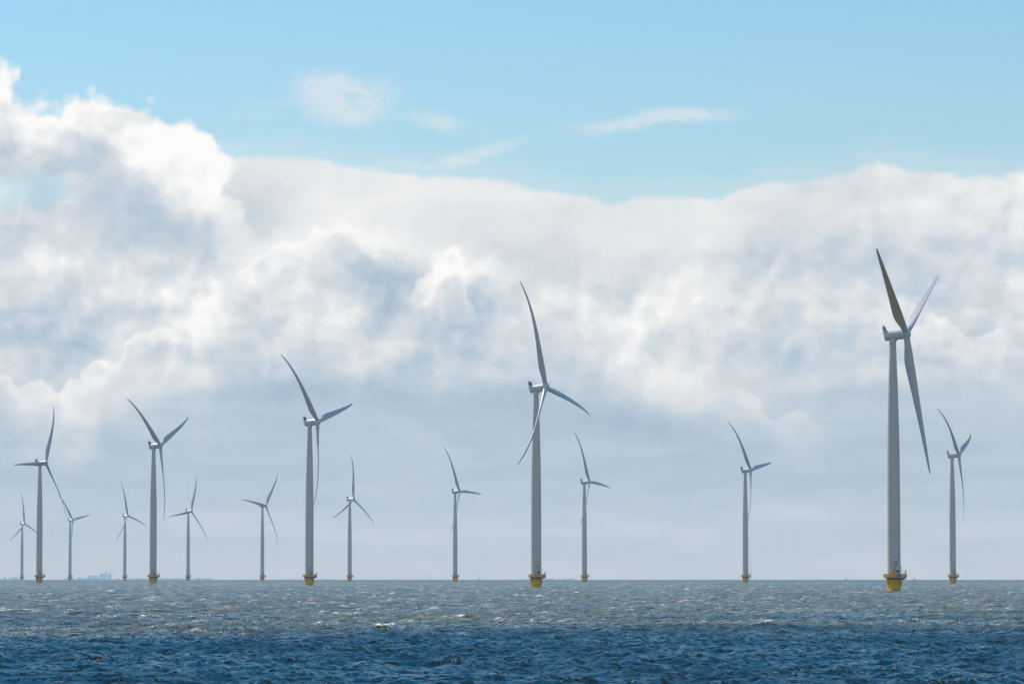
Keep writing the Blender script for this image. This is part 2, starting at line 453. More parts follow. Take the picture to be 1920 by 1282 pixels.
# ------------------------------------------------------------------ sea
def build_sea():
    half = R(13.0)
    ncol = 1500
    th_f = np.linspace(-half, half, ncol)
    # a few coarse columns all the way round
    th_c = np.linspace(half, 2 * np.pi - half, 70)[1:-1]
    th = np.concatenate([th_f, th_c]).astype(np.float64)
    nt = len(th)
    rows = [3.0, 12, 30, 60, 95, 125, 145, 160]
    r = 165.0
    while r < 46000:
        rows.append(r)
        r += max(0.30, 0.0009 * r) if r < 4200 else (0.004 * r if r < 9800 else 0.03 * r)
    rr = np.array(rows)
    nr = len(rr)
    # wave components: a young, short-crested lake sea blown from the right
    nc = 130
    lam = np.exp(np.linspace(math.log(0.7), math.log(13.0), nc)) * np.exp(rng.normal(0, 0.03, nc))
    wind = math.pi - 0.42
    ang = wind + rng.normal(0, 0.62, nc)
    pk = 7.5
    amp = np.where(lam < pk, (lam / pk) ** 0.86, np.exp(-((lam - pk) / 3.2) ** 2))
    amp *= 0.5 + rng.random(nc)
    amp *= (0.58 / 4) / math.sqrt((amp ** 2).sum() / 2)
    kk = 2 * np.pi / lam
    kx, ky = kk * np.cos(ang), kk * np.sin(ang)
    ph = rng.random(nc) * 2 * np.pi
    st, ct = np.sin(th).astype(np.float32), np.cos(th).astype(np.float32)
    Xo = np.empty((nr, nt), np.float32); Yo = np.empty_like(Xo); Zo = np.zeros_like(Xo); Fo = np.zeros_like(Xo)
    fine = np.zeros(nt, np.float32); fine[:ncol] = 1
    edge = np.clip((half - np.abs(th_f)) / R(0.8), 0, 1); fine[:ncol] = edge
    for a in range(0, nr, 128):
        b = min(nr, a + 128)
        x = (rr[a:b, None] * st[None, :]); y = (rr[a:b, None] * ct[None, :])
        z = np.zeros((b - a, nt), np.float32); dx = np.zeros_like(z); dy = np.zeros_like(z); jac = np.zeros_like(z)
        var = np.full((b - a, 1), 1e-4, np.float32)
        dr = np.gradient(rr)[a:b]
        for i in range(nc):
            w = np.clip((lam[i] - 2.2 * dr) / (1.5 * dr), 0, 1)
            if w.max() <= 0:
                continue
            # long-period phase kept in double precision, then folded
            p = ((kx[i] * x + ky[i] * y + ph[i]) % (2 * np.pi)).astype(np.float32)
            s, c = np.sin(p), np.cos(p)
            am = (amp[i] * w)[:, None].astype(np.float32)
            z += am * c
            q = 0.85
            dx -= q * am * s * np.float32(kx[i] / kk[i])
            dy -= q * am * s * np.float32(ky[i] / kk[i])
            if lam[i] > 2.0:
                jac += am * c * np.float32(kk[i])
                var += (am * np.float32(kk[i])) ** 2 / 2
        wgt = fine[None, :] * np.clip((rr[a:b, None] - 100) / 60, 0, 1)
        Xo[a:b] = x + dx * wgt
        Yo[a:b] = y + dy * wgt
        Zo[a:b] = z * wgt - (rr[a:b, None] ** 2) / R2
        Fo[a:b] = jac * wgt * np.clip(0.20 / np.sqrt(var), 0.5, 5.0)
    for px, py in ((143.9, 1509.5), (11.7, 1942.3), (-120.2, 2375.0), (-251.6, 2807.8)):       # wash round the nearest piles
        q = np.hypot(Xo - px, Yo - py)
        Fo += 0.55 * np.exp(-((q - 3.0) / 1.3) ** 2).astype(np.float32)
    co = np.stack([Xo, Yo, Zo], -1).reshape(-1, 3)
    idx = np.arange(nr * nt, dtype=np.int32).reshape(nr, nt)
    nx = np.roll(idx, -1, axis=1)
    quads = np.stack([idx[:-1], nx[:-1], nx[1:], idx[1:]], -1).reshape(-1, 4)
    quads = quads[:, ::-1]
    me = bpy.data.meshes.new("sea")
    me.vertices.add(len(co))
    me.vertices.foreach_set("co", co.astype(np.float32).ravel())
    nf = len(quads)
    me.loops.add(nf * 4)
    me.loops.foreach_set("vertex_index", quads.astype(np.int32).ravel())
    me.polygons.add(nf)
    me.polygons.foreach_set("loop_start", np.arange(0, nf * 4, 4, dtype=np.int32))
    me.polygons.foreach_set("use_smooth", np.ones(nf, dtype=bool))
    at = me.attributes.new("crest", 'FLOAT', 'POINT')
    at.data.foreach_set("value", Fo.ravel())
    me.update(calc_edges=True)
    return me

def sea_material():
    m = bpy.data.materials.new("lake_water")
    m.use_nodes = True
    N = Nodes(m.node_tree)
    b = m.node_tree.nodes['Principled BSDF']
    g = N.new('ShaderNodeNewGeometry')
    pos = g.outputs['Position']
    flat = N.v('MULTIPLY', pos, (1, 1, 0))
    def slope(scale, k, detail=3, stretch=(1, 1, 0)):
        c = N.noise(N.v('MULTIPLY', flat, stretch), scale, detail, 0.6, colour=True)
        return N.v('MULTIPLY', N.v('SUBTRACT', c, (0.5, 0.5, 0.5)), (k, k, 0))
    s = N.v('ADD', slope(2.4, 2.3, 4), slope(0.7, 1.0, 3))
    s = N.v('ADD', s, slope(0.06, 0.10, 3))
    nrm = N.v('NORMALIZE', N.v('ADD', g.outputs['Normal'], s))
    N.put(b.inputs['Normal'], nrm)
    # silty water body, in drifting patches
    silt = N.noise(N.v('MULTIPLY', flat, (0.004, 0.0016, 0)), 1.0, 4, 0.6)
    body = N.mix(N.smooth(silt, 0.35, 0.65), (0.068, 0.059, 0.013, 1), (0.097, 0.082, 0.018, 1))
    # foam on breaking crests, and sun sparkle painted in as pale flecks
    at = N.new('ShaderNodeAttribute', attribute_name="crest")
    crest = at.outputs['Fac']
    patch = N.noise(N.v('MULTIPLY', flat, (0.09, 0.04, 0)), 1.0, 3, 0.6)
    torn = N.noise(flat, 1.9, 5, 0.7)
    fo = N.add(N.ma(N.sub(patch, 0.5), 2.0, N.mul(crest, 0.8)), N.mul(N.sub(torn, 0.5), 1.5))
    foam_glint = N.smooth(fo, 0.62, 0.70)
    glint_fleck = N.noise(flat, 4.6, 3, 0.6)  # small foam flecks that double as sun glints in the base colour
    fl = N.add(N.ma(N.sub(glint_fleck, 0.5), 2.2, N.mul(crest, 0.45)), N.mul(N.sub(patch, 0.5), 0.7))
    foam_glint = N.m('MAXIMUM', foam_glint, N.mul(N.smooth(fl, 0.35, 0.40), 1.0))
    colr = N.mix(foam_glint, body, (0.86, 0.79, 0.64, 1))
    N.put(b.inputs['Base Color'], colr)
    gust = N.noise(N.v('MULTIPLY', flat, (0.03, 0.012, 0)), 1.0, 4, 0.6)
    N.put(b.inputs['Roughness'], N.ma(foam_glint, 0.4, N.smooth(gust, 0.3, 0.7, 0.20, 0.38)))
    b.inputs['IOR'].default_value = 1.333
    b.inputs['Specular IOR Level'].default_value = 0.5
    return m

sea = link("sea", build_sea())
sea.data.materials.append(sea_material())
tag(sea, kind='structure')

# ------------------------------------------------------------------ wind turbines
TILT, HUB_Z, OVER, BL = R(6.1), 96.3, 5.2, 54.0

def build_tower():
    bm = bmesh.new()
    prof = [(2.52, 5.0), (2.52, 18), (2.50, 30), (2.46, 41), (2.46, 41.08), (2.40, 50), (2.30, 58), (2.30, 58.08), (2.06, 68), (1.76, 79), (1.76, 79.08), (1.46, 87), (1.24, 94.4)]
    lathe(bm, prof, 48)
    for z, r in ((22.0, 2.52), (41.1, 2.47), (58.1, 2.31), (79.1, 1.765)):       # flange seams
        lathe(bm, [(r - 0.2, z - 0.06), (r + 0.02, z - 0.05), (r + 0.02, z + 0.05), (r - 0.2, z + 0.06)], 48, mat=1)
    return mesh_of("tower", bm, [M_tower, M_grey], True)

def build_foundation():
    bm = bmesh.new()
    lathe(bm, [(2.58, -9), (2.58, 3.55), (2.66, 3.6), (2.66, 4.0), (2.82, 4.05), (2.82, 4.415)], 48)
    lathe(bm, [(2.595, -2.0), (2.595, 0.18), (2.585, 0.32)], 48, cap=False, mat=1)
    return mesh_of("foundation", bm, [M_yellow, M_algae], True)

def build_bracket(side):
    bm = bmesh.new()
    a = R(205) if side < 0 else R(-18)
    ca, sa = math.cos(a), math.sin(a)
    def p(r, t, z): return (r * ca - t * sa, r * sa + t * ca, z)
    tube(bm, [p(2.55, -.3, 1.9), p(2.85, -.3, 2.2), p(2.95, -.3, 3.2), p(2.7, -.3, 3.9)], 0.09)
    tube(bm, [p(2.55, .3, 1.9), p(2.85, .3, 2.2), p(2.95, .3, 3.2), p(2.7, .3, 3.9)], 0.09)
    for z in (2.3, 2.7, 3.1, 3.5):
        tube(bm, [p(2.9, -.3, z), p(2.9, .3, z)], 0.05)
    return mesh_of("ladder_bracket", bm, M_dark if side > 0 else M_yellow, True)

def plat_outline(k=0.0):
    """deck outline: round at the left, drawn out to the right; k grows it"""
    pts = []
    for i in range(28):
        a = 2 * math.pi * i / 28
        c, s = math.cos(a), math.sin(a)
        rx = (4.5 if c > 0 else 3.15) + k
        ry = 3.55 + k
        e = 0.78
        pts.append((rx * math.copysign(abs(c) ** e, c), ry * math.copysign(abs(s) ** e, s)))
    return pts

def build_deck():
    bm = bmesh.new()
    o1, o0 = plat_outline(0), plat_outline(-0.35)
    rings(bm, [[(x, y, 4.42) for x, y in o0], [(x, y, 4.52) for x, y in o1], [(x, y, 5.0) for x, y in o1]])
    for i in range(0, 28, 2):                            # bearers beneath
        x, y = o0[i]
        d = Vector((x, y, 0)).normalized()
        box(bm, (x * 0.86, y * 0.86, 4.3), (0.16, 0.5, 0.28), Matrix.Rotation(math.atan2(d.y, d.x) + math.pi / 2, 4, 'Z'))
    return mesh_of("deck", bm, M_deck)

def build_railing():
    bm = bmesh.new()
    o = plat_outline(0.12)
    n = len(o)
    for z, r in ((5.1, 0.05), (5.75, 0.045), (6.38, 0.06)):
        for i in range(n):
            a, b = o[i], o[(i + 1) % n]
            tube(bm, [(a[0], a[1], z), (b[0], b[1], z)], r, 6)
    for i in range(n):
        tube(bm, [(o[i][0], o[i][1], 4.9), (o[i][0], o[i][1], 6.4)], 0.06, 6)
        a, b = Vector((*o[i], 0)), Vector((*o[(i + 1) % n], 0))
        mid = (a + b) / 2
        d = b - a
        rot = Matrix.Rotation(math.atan2(d.y, d.x), 4, 'Z')
        box(bm, (mid.x, mid.y, 5.22), (d.length * 0.94, 0.03, 0.30), rot)       # toe board
        for k in range(1, 6):                                                   # vertical bars
            q = a + d * (k / 6)
            box(bm, (q.x, q.y, 5.85), (0.045, 0.035, 1.0), rot)
    # gate bay standing out at the left and the end panel at the right
    for x in (-3.85, -3.5, -3.15):
        for y in (-0.9, 0.9):
            tube(bm, [(x, y, 4.95), (x, y, 6.4)], 0.08, 6)
    for z in (5.1, 5.5, 5.95, 6.38):
        for y in (-0.9, 0.9):
            tube(bm, [(-3.85, y, z), (-3.1, y, z)], 0.06, 6)
        tube(bm, [(-3.85, -0.9, z), (-3.85, 0.9, z)], 0.06, 6)
    box(bm, (-3.5, 0, 5.0), (0.8, 1.9, 0.10))
    box(bm, (4.72, 0, 5.72), (0.07, 1.8, 1.36))
    return mesh_of("railing", bm, M_rail)

def build_crane():
    bm = bmesh.new()
    bx, by = -0.72, -3.0
    lathe(bm, [(0.30, 5.0), (0.30, 5.12), (0.23, 5.16), (0.23, 6.9), (0.30, 6.95), (0.30, 7.15)], 16, (bx, by))
    # slewing yoke
    yo = [(-0.42, 6.95), (0.36, 6.95), (0.50, 7.5), (0.28, 8.15), (-0.10, 7.9), (-0.52, 7.35)]
    rings(bm, [[(bx + x, by - 0.28, z) for x, z in yo], [(bx + x, by + 0.28, z) for x, z in yo]])
    # boom: two cheek plates that taper upwards, then the bent jib
    for s in (-0.13, 0.13):
        tube(bm, [(bx + 0.18, by + s, 7.8), (bx + 0.42, by + s * .9, 9.2), (bx + 0.80, by + s * .8, 11.0)], [0.13, 0.10, 0.09], 8)
    tube(bm, [(bx + 0.80, by, 10.9), (bx + 1.0, by, 11.3), (bx + 1.5, by, 11.62), (bx + 2.0, by, 11.72), (bx + 2.35, by, 11.62), (bx + 2.5, by, 11.4)],
         [0.14, 0.15, 0.14, 0.13, 0.11, 0.08], 10)
    return mesh_of("crane", bm, M_yellow, True)

def build_winch():
    bm = bmesh.new()
    a, b = Vector((-0.02, -3.1, 10.95)), Vector((0.82, -3.1, 11.35))
    d = (b - a).normalized()
    tube(bm, [a, a + d * 0.06, b - d * 0.06, b], [0.20, 0.36, 0.36, 0.20], 20)
    return mesh_of("winch_drum", bm, M_chrome, True)

def build_hook():
    bm = bmesh.new()
    tube(bm, [(0.42, -3.0, 10.9), (0.42, -3.0, 10.45)], 0.12, 8)
    tube(bm, [(1.72, -3.0, 11.4), (1.08, -3.0, 10.15)], 0.018, 5)
    lathe(bm, [(0.05, 9.75), (0.18, 9.85), (0.18, 10.1), (0.06, 10.2)], 10, (1.08, -3.0))
    return mesh_of("hook_block", bm, M_dark, True)

def build_door():
    bm = bmesh.new()
    box(bm, (1.35, -2.30, 6.15), (1.75, 0.95, 2.3), bev=0.03)
    box(bm, (1.35, -2.79, 6.1), (0.95, 0.05, 2.0), bev=0.01)
    return mesh_of("entrance_box", bm, M_grey)

def build_canopy():
    bm = bmesh.new()
    box(bm, (1.35, -2.75, 7.58), (1.35, 1.2, 0.34), bev=0.04)
    for x in (0.85, 1.85):
        tube(bm, [(x, -3.2, 7.4), (x, -2.5, 6.8)], 0.04, 6)
    return mesh_of("door_canopy", bm, M_dark)

def build_post():
    bm = bmesh.new()
    tube(bm, [(0.46, -3.2, 5.0), (0.46, -3.2, 10.2)], 0.035, 6)
    for z in np.arange(5.3, 10.3, 0.62):
        ellipsoid(bm, (0.46, -3.2, z), (0.085, 0.085, 0.11), u=8, v=6)
    tube(bm, [(1.05, -2.4, 7.8), (1.05, -2.4, 9.3)], 0.03, 6)
    tube(bm, [(1.6, -2.3, 7.8), (1.6, -2.3, 9.3)], 0.03, 6)
    return mesh_of("lamp_post", bm, M_signwhite, True)

def build_ladder():
    bm = bmesh.new()
    for y in (-0.5, 0.5):
        tube(bm, [(2.5, y, 9.4), (2.9, y, 8.1), (3.4, y, 6.4), (3.7, y, 5.0)], 0.05, 6)
    for z, x in ((5.6, 3.57), (6.4, 3.4), (7.2, 3.16), (8.1, 2.9), (8.8, 2.68)):
        tube(bm, [(x, -0.5, z), (x, 0.5, z)], 0.04, 6)
        tube(bm, [(x, -0.5, z), (2.45, -0.5, z - 0.3)], 0.035, 6)
    return mesh_of("stair_frame", bm, M_grey)

def build_beacon():
    bm = bmesh.new()
    tube(bm, [(4.36, -0.4, 5.0), (4.36, -0.4, 6.7)], 0.06, 8)
    lathe(bm, [(0.14, 6.65), (0.21, 6.72), (0.21, 7.72), (0.16, 7.82)], 14, (4.36, -0.4))
    return mesh_of("fog_signal", bm, M_slate, True)

def build_sign(x, motif):
    bm = bmesh.new()
    box(bm, (x, -3.78, 5.82), (0.72, 0.04, 0.78), bev=0.01, mat=0)
    if motif:
        box(bm, (x, -3.806, 5.9), (0.16, 0.012, 0.42), mat=1)
        box(bm, (x, -3.806, 5.52), (0.3, 0.012, 0.08), mat=1)
    else:
        box(bm, (x - 0.1, -3.806, 6.08), (0.34, 0.012, 0.1), mat=1)
    return mesh_of("info_sign", bm, [M_blue, M_signwhite])

def build_nacelle():
    bm = bmesh.new()
    r = 1.88
    prof = [(1.2, -3.15), (1.55, -3.05), (r, -2.8), (r, 0.70), (r - 0.03, 0.72), (r - 0.03, 0.78), (r + 0.02, 0.80), (r + 0.04, 1.2), (r + 0.04, 2.95), (r - 0.02, 3.02), (r - 0.1, 3.04)]
    lathe(bm, prof, 40, axis='X')
    lathe(bm, [(1.45, -2.4), (1.32, -1.2)], 32)          # yaw collar above the tower
    # side walls and back of the cooler
    pts = [(-3.22, 0.4), (-1.85, 0.4), (-1.95, 1.75), (-2.55, 2.4), (-3.0, 3.85), (-3.32, 3.9)]
    for y in (-1.45, 1.45):
        s = 0.06
        rings(bm, [[(x, y - s, z) for x, z in pts], [(x, y + s, z) for x, z in pts]])
    box(bm, (-3.2, 0, 2.4), (0.12, 2.8, 2.9))
    box(bm, (-0.3, 0.3, 1.92), (0.8, 0.6, 0.14), bev=0.03)
    return mesh_of("nacelle", bm, M_white, True)

def build_cooler():
    bm = bmesh.new()
    box(bm, (-2.72, 0, 2.65), (0.34, 2.7, 2.1), Matrix.Rotation(R(-14), 4, 'Y'), bev=0.03)
    for z in (1.8, 2.3, 2.8):
        box(bm, (-2.42 - (z - 1.8) * 0.22, 0, z), (0.12, 2.72, 0.16))
    box(bm, (-2.2, 0, 1.85), (0.5, 1.6, 0.5), bev=0.04)
    return mesh_of("cooler", bm, M_slate)

def build_mast(y):
    bm = bmesh.new()
    if True:
        tube(bm, [(-3.1, y, 3.4), (-3.1, y, 4.6)], 0.05, 6)
        tube(bm, [(-3.35, y, 4.5), (-2.85, y, 4.5)], 0.04, 6)
        lathe(bm, [(0.10, 3.45), (0.16, 3.5), (0.16, 3.8), (0.08, 3.9)], 8, (-3.1, y))
    return mesh_of("weather_mast", bm, M_grey)

def build_hub():
    bm = bmesh.new()
    r = 1.94
    lathe(bm, [(1.5, -2.12), (r - 0.02, -2.08), (r, -1.9), (r + 0.02, 0.3), (r, 0.95), (1.62, 1.35), (1.28, 1.62), (0.75, 1.76), (0.25, 1.8)], 40, axis='X')
    for k in range(3):
        M = Matrix.Rotation(k * 2 * math.pi / 3, 4, 'X')
        n0 = len(bm.verts)
        lathe(bm, [(1.42, 0.6), (1.40, 1.85), (1.33, 1.98)], 28)
        bm.verts.ensure_lookup_table()
        bmesh.ops.transform(bm, matrix=M, verts=bm.verts[n0:])
    return mesh_of("hub", bm, M_white, True)

def build_blade(bend, pitch, cone=0.075):
    """blade along +Z from the hub axis, bent towards -X (downwind)"""
    st = [1.4, 2.2, 3.2, 4.5, 6, 8, 10.5, 13, 16, 20, 24, 28, 32, 36, 40, 43.5, 46.5, 49, 51, 52.4, 53.3, 53.8, 54.0]
    ch = [2.3, 2.3, 2.35, 2.55, 2.95, 3.45, 3.72, 3.72, 3.5, 3.15, 2.8, 2.5, 2.2, 1.92, 1.65, 1.42, 1.22, 1.02, 0.84, 0.66, 0.46, 0.28, 0.08]
    tk = [1.0, 1.0, 0.95, 0.80, 0.62, 0.48, 0.39, 0.34, 0.30, 0.27, 0.25, 0.235, 0.225, 0.215, 0.21, 0.2, 0.19, 0.18, 0.18, 0.18, 0.18, 0.18, 0.18]
    loops = []
    n = 28
    for r, c, t in zip(st, ch, tk):
        f = min(max((r - 2.2) / 8.5, 0), 1)              # round root -> aerofoil
        f = f * f * (3 - 2 * f)
        beta = pitch + R(15) * (1 - min(max((r - 6) / 42, 0), 1)) ** 1.5
        off = cone * r - (bend + cone * BL) * (r / BL) ** 4.0
        lp = []
        for i in range(n):
            a = 2 * math.pi * i / n
            xc = 0.5 * (1 + math.cos(a))                 # 1 trailing .. 0 leading
            # aerofoil half thickness (NACA style)
            q = 5 * t * (0.2969 * math.sqrt(max(xc, 0)) - 0.126 * xc - 0.3516 * xc ** 2 + 0.2843 * xc ** 3 - 0.1015 * xc ** 4)
            camber = 0.045 * 4 * xc * (1 - xc)
            ya = (q if math.sin(a) >= 0 else -q) + camber
            ca_, ya_ = (0.32 - xc) * c, ya * c           # + towards the leading edge
            cr, yr = -0.5 * c * math.cos(a), 0.5 * c * t * math.sin(a)
            u = cr * (1 - f) + ca_ * f
            w = -(yr * (1 - f) + ya_ * f)                # suction side towards -X
            x = u * math.sin(beta) + w * math.cos(beta)
            y = u * math.cos(beta) - w * math.sin(beta)
            lp.append((x + off, y, r))
        loops.append(lp)
    bm = bmesh.new()
    rings(bm, loops)
    me = mesh_of("blade", bm, M_blade, True)
    return me

ME = dict(tower=build_tower(), foundation=build_foundation(), deck=build_deck(), railing=build_railing(), crane=build_crane(), winch=build_winch(),
          hook=build_hook(), door=build_door(), canopy=build_canopy(), post=build_post(), stair=build_ladder(), beacon=build_beacon(),
          nacelle=build_nacelle(), cooler=build_cooler(), mast_a=build_mast(-0.7), mast_b=build_mast(0.7), hub=build_hub(), br_l=build_bracket(-1), br_r=build_bracket(1))

# base x, base y, yaw (deg), rotor angle (deg), tip bend, pitch (deg), label
TURBINES = [
    (143.9, 1509.5, 20, 58, -3.9, 74, "largest and nearest white wind turbine, straight blades, one lit white behind its hub"),
    (11.7, 1942.3, 26, 16, 1.4, 12, "second largest wind turbine, near the middle, one blade crossing in front of its tower"),
    (-120.2, 2375.0, 24, 44, 1.2, 12, "third largest wind turbine, left of the middle, curved blade hanging beside its tower"),
    (-251.6, 2807.8, 22, 54, 0.5, 12, "tall grey wind turbine with two blades raised in a wide V, left part"),
    (-382.4, 3240.5, 21, 93, 0.9, 12, "grey wind turbine near the left edge with one blade stretched level to the left"),
    (332.8, 3025.5, 21, 51, 1.8, 12, "wind turbine behind and right of the largest one, rightmost of all"),
    (201.5, 3458.3, 27, 39, 2.4, 12, "wind turbine standing alone left of the largest one, beside the far television tower"),
    (70.3, 3891.1, 25, 24, 1.4, 12, "smaller wind turbine just right of the second largest one"),
    (-61.4, 4323.8, 27, 27, 1.1, 12, "smaller wind turbine just left of the second largest one"),
    (-192.8, 4756.6, 29, -5, 1.2, 12, "small bluish wind turbine just right of the third largest, one blade straight up"),
    (-323.5, 5189.3, 32, 82, 0.3, 12, "small bluish wind turbine just left of the third largest, a blade pointing left"),
    (-454.6, 5622.1, 32, 99, 0.5, 12, "small bluish wind turbine right of the V-bladed one, a blade pointing level left"),
    (-585.3, 6054.8, 27, 13, 0.6, 12, "small bluish wind turbine right of the distant power station chimneys"),
    (-715.8, 6487.6, 28, 40, 1.0, 12, "small bluish wind turbine left of the distant power station, its blade touching another's"),
    (-846.6, 6920.4, 30, 3, 1.4, 12, "smallest and farthest bluish wind turbine, leftmost of all"),
]
for k, (X, Yd, yaw, ang, bend, pitch, label) in enumerate(TURBINES):
    t = empty("wind_turbine", (X, Yd, drop(X, Yd)))
    tag(t, label, "wind turbine", "wind turbines of the offshore wind farm")
    rot = (0, -TILT, R(-yaw))
    f = link("foundation", ME['foundation'], t)
    link("ladder_bracket", ME['br_l'], f)
    link("ladder_bracket", ME['br_r'], f)
    p = link("deck", ME['deck'], t)
    link("railing", ME['railing'], p)
    link("stair_frame", ME['stair'], p)
    link("fog_signal", ME['beacon'], p)
    c = link("crane", ME['crane'], t)
    link("winch_drum", ME['winch'], c)
    link("hook_block", ME['hook'], c)
    tw = link("tower", ME['tower'], t)
    link("entrance_box", ME['door'], tw)
    link("door_canopy", ME['canopy'], tw)
    link("lamp_post", ME['post'], tw)
    if k == 0:
        link("info_sign", build_sign(1.12, True), p)
        link("info_sign", build_sign(2.12, False), p)
    H = Vector((0, 0, HUB_Z))
    n = link("nacelle", ME['nacelle'], t, H, rot)
    link("cooler", ME['cooler'], n)
    link("weather_mast", ME['mast_a'], n)
    link("weather_mast", ME['mast_b'], n)
    ax = Vector((math.cos(R(yaw)) * math.cos(TILT), -math.sin(R(yaw)) * math.cos(TILT), math.sin(TILT)))
    hc = H + ax * OVER
    link("hub", ME['hub'], t, hc, (R(ang), -TILT, R(-yaw)))
    bl = build_blade(bend, R(pitch))
    for j in range(3):
        link("blade", bl, t, hc, (R(ang + 120 * j), -TILT, R(-yaw)))

# ------------------------------------------------------------------ far shore
def at_px(x, y, d):
    return Vector(((x - CX) / FPX * d, d, CAM_H + (HY - y) / FPX * d))

M_brick = material("weathered_concrete", (0.38, 0.37, 0.36), 0.8, scale=0.02)
M_trees = material("far_trees", (0.05, 0.07, 0.035), 0.9, var=0.3, scale=0.03)
D_SHORE = 42000.0

def power_station():
    d = D_SHORE
    t = empty("power_station", at_px(199, 1090, d))
    g = t.location.z
    k = d / FPX
    def blk(x0, x1, ytop, dy=0.0, depth=50):
        bm = bmesh.new()
        h = at_px(0, ytop, d).z - g
        w = (x1 - x0) * k
        box(bm, (((x0 + x1) / 2 - 199) * k, dy, h / 2), (w, depth, h), bev=1.0)
        box(bm, (((x0 + x1) / 2 - 199) * k, dy, h + 1.0), (w * 0.6, depth * 0.6, 2.6))
        return bm
    link("hall", mesh_of("hall", blk(189, 198, 1075), M_brick), t)
    link("hall", mesh_of("hall", blk(203.5, 207.5, 1075.5, 6), M_brick), t)
    link("boiler_house", mesh_of("boiler_house", blk(198.2, 201.5, 1072, 3), M_brick), t)
    link("boiler_house", mesh_of("boiler_house", blk(207.7, 209.6, 1073, 3), M_brick), t)
    link("annex", mesh_of("annex", blk(166, 186, 1078.4, -30), M_brick), t)
    for x, yt in ((199.8, 1062.6), (208.2, 1062.6)):
        bm = bmesh.new()
        h = at_px(0, yt, d).z - g
        lathe(bm, [(2.6, 0), (2.0, h * 0.9), (2.1, h * 0.93), (2.1, h)], 20, ((x - 199) * k, -4))
        link("chimney", mesh_of("chimney", bm, M_brick, True), t)
    tag(t, "hazy power station with two tall chimneys on the far shore", "power station")
power_station()

def tv_tower():
    d = D_SHORE
    t = empty("television_tower", at_px(1407, 1090, d))
    H = at_px(0, 1028, d).z - t.location.z
    bm = bmesh.new()
    lathe(bm, [(5.2, 0), (4.4, H * 0.45), (3.6, H * 0.62)], 24)
    link("shaft", mesh_of("shaft", bm, M_brick, True), t)
    bm = bmesh.new()
    for z in (0.34, 0.42, 0.5, 0.58):
        lathe(bm, [(3.5, H * z - 1.5), (6.4, H * z), (6.4, H * z + 1.6), (3.5, H * z + 2.4)], 24)
    link("gallery", mesh_of("gallery", bm, M_brick, True), t)
    bm = bmesh.new()
    lathe(bm, [(2.4, H * 0.62), (2.0, H * 0.72), (0.9, H * 0.74), (0.5, H)], 12)
    link("antenna", mesh_of("antenna", bm, M_brick, True), t)
    tag(t, "pale hazy television tower far off on the horizon beside a turbine base", "tower")
tv_tower()

def shore(name, x0, x1, top, var, seed, label):
    """a wooded strip of far shore: many crowns standing in depth along the water"""
    r_ = random.Random(seed)
    bm = bmesh.new()
    d0 = D_SHORE - 300
    k = d0 / FPX
    x = x0
    while x < x1:
        e = min(1.0, (x - x0) / 6 + 0.3, (x1 - x) / 6 + 0.3)
        h = max(2.0, (1086.8 - (top + var * (r_.random() - 0.5) * 2)) * k * e)
        w = r_.uniform(6, 16)
        g = at_px(x, 1088.4, d0)
        g.y += r_.uniform(-60, 60)
        bmesh.ops.create_icosphere(bm, subdivisions=1, radius=1.0,
                                   matrix=Matrix.Translation((g.x, g.y, g.z + h * 0.45)) @ Matrix.Rotation(r_.random() * 3, 4, 'Z') @ Matrix.Diagonal((w, w, h * 0.62, 1)))
        x += r_.uniform(0.6, 2.6) if r_.random() < 0.9 else r_.uniform(3, 8)
    o = link(name, mesh_of(name, bm, M_trees))
    tag(o, label, "woodland", "wooded strips of the far shore", 'stuff')
shore("wooded_shore", 0, 40, 1080.5, 1.6, 1, "hazy line of trees on the horizon at the far left edge")
shore("wooded_shore", 118, 192, 1081.5, 1.2, 2, "hazy line of trees on the horizon left of the power station")
shore("wooded_shore", 212, 400, 1081.8, 1.0, 3, "long hazy line of trees on the horizon right of the power station")
shore("wooded_shore", 536, 570, 1083.5, 0.5, 4, "faint line of trees on the horizon just left of the third largest turbine")
shore("wooded_shore", 590, 632, 1083.5, 0.5, 5, "faint line of trees on the horizon right of the third largest turbine")
shore("wooded_shore", 985, 1082, 1082.6, 0.7, 6, "faint line of trees on the horizon behind the second largest turbine")

# ------------------------------------------------------------------ sea marks
M_red = material("red_buoy_paint", (0.35, 0.03, 0.03), 0.5)
M_green = material("dark_buoy_paint", (0.03, 0.07, 0.06), 0.5)
def buoy(x, ytop, d, mat, label):
    px, py = (x - CX) / FPX * d, d
    b = empty("channel_buoy", (px, py, drop(px, py)))
    h = at_px(x, ytop, d).z - b.location.z
    bm = bmesh.new()
    lathe(bm, [(0.9, -1.2), (1.1, 0.2), (1.1, 0.9), (0.5, 1.3), (0.35, h * 0.72), (0.3, h * 0.74)], 16)
    link("float", mesh_of("float", bm, mat, True), b)
    bm = bmesh.new()
    tube(bm, [(0, 0, h * 0.7), (0, 0, h * 0.82)], 0.12)
    lathe(bm, [(0.55, h * 0.80), (0.6, h * 0.84), (0.6, h * 0.97), (0.3, h)], 12)
    link("topmark", mesh_of("topmark", bm, mat, True), b)
    tag(b, label, "buoy")
buoy(1585, 1082.8, 5200, M_red, "small red channel buoy on the horizon left of the largest turbine")
buoy(1713, 1082.4, 5200, M_green, "small dark channel buoy on the horizon right of the largest turbine")
def pole(x, ytop, d, label):
    px = (x - CX) / FPX * d
    z0 = drop(px, d)
    h = at_px(x, ytop, d).z - z0
    bm = bmesh.new()
    lathe(bm, [(0.55, -2), (0.45, h * 0.3), (0.16, h * 0.35), (0.12, h)], 10)
    box(bm, (0, 0, h * 0.36), (1.6, 1.6, 0.3))
    o = link("marker_pole", mesh_of("marker_pole", bm, M_slate, True), None, (px, d, z0))
    tag(o, label, "pole")
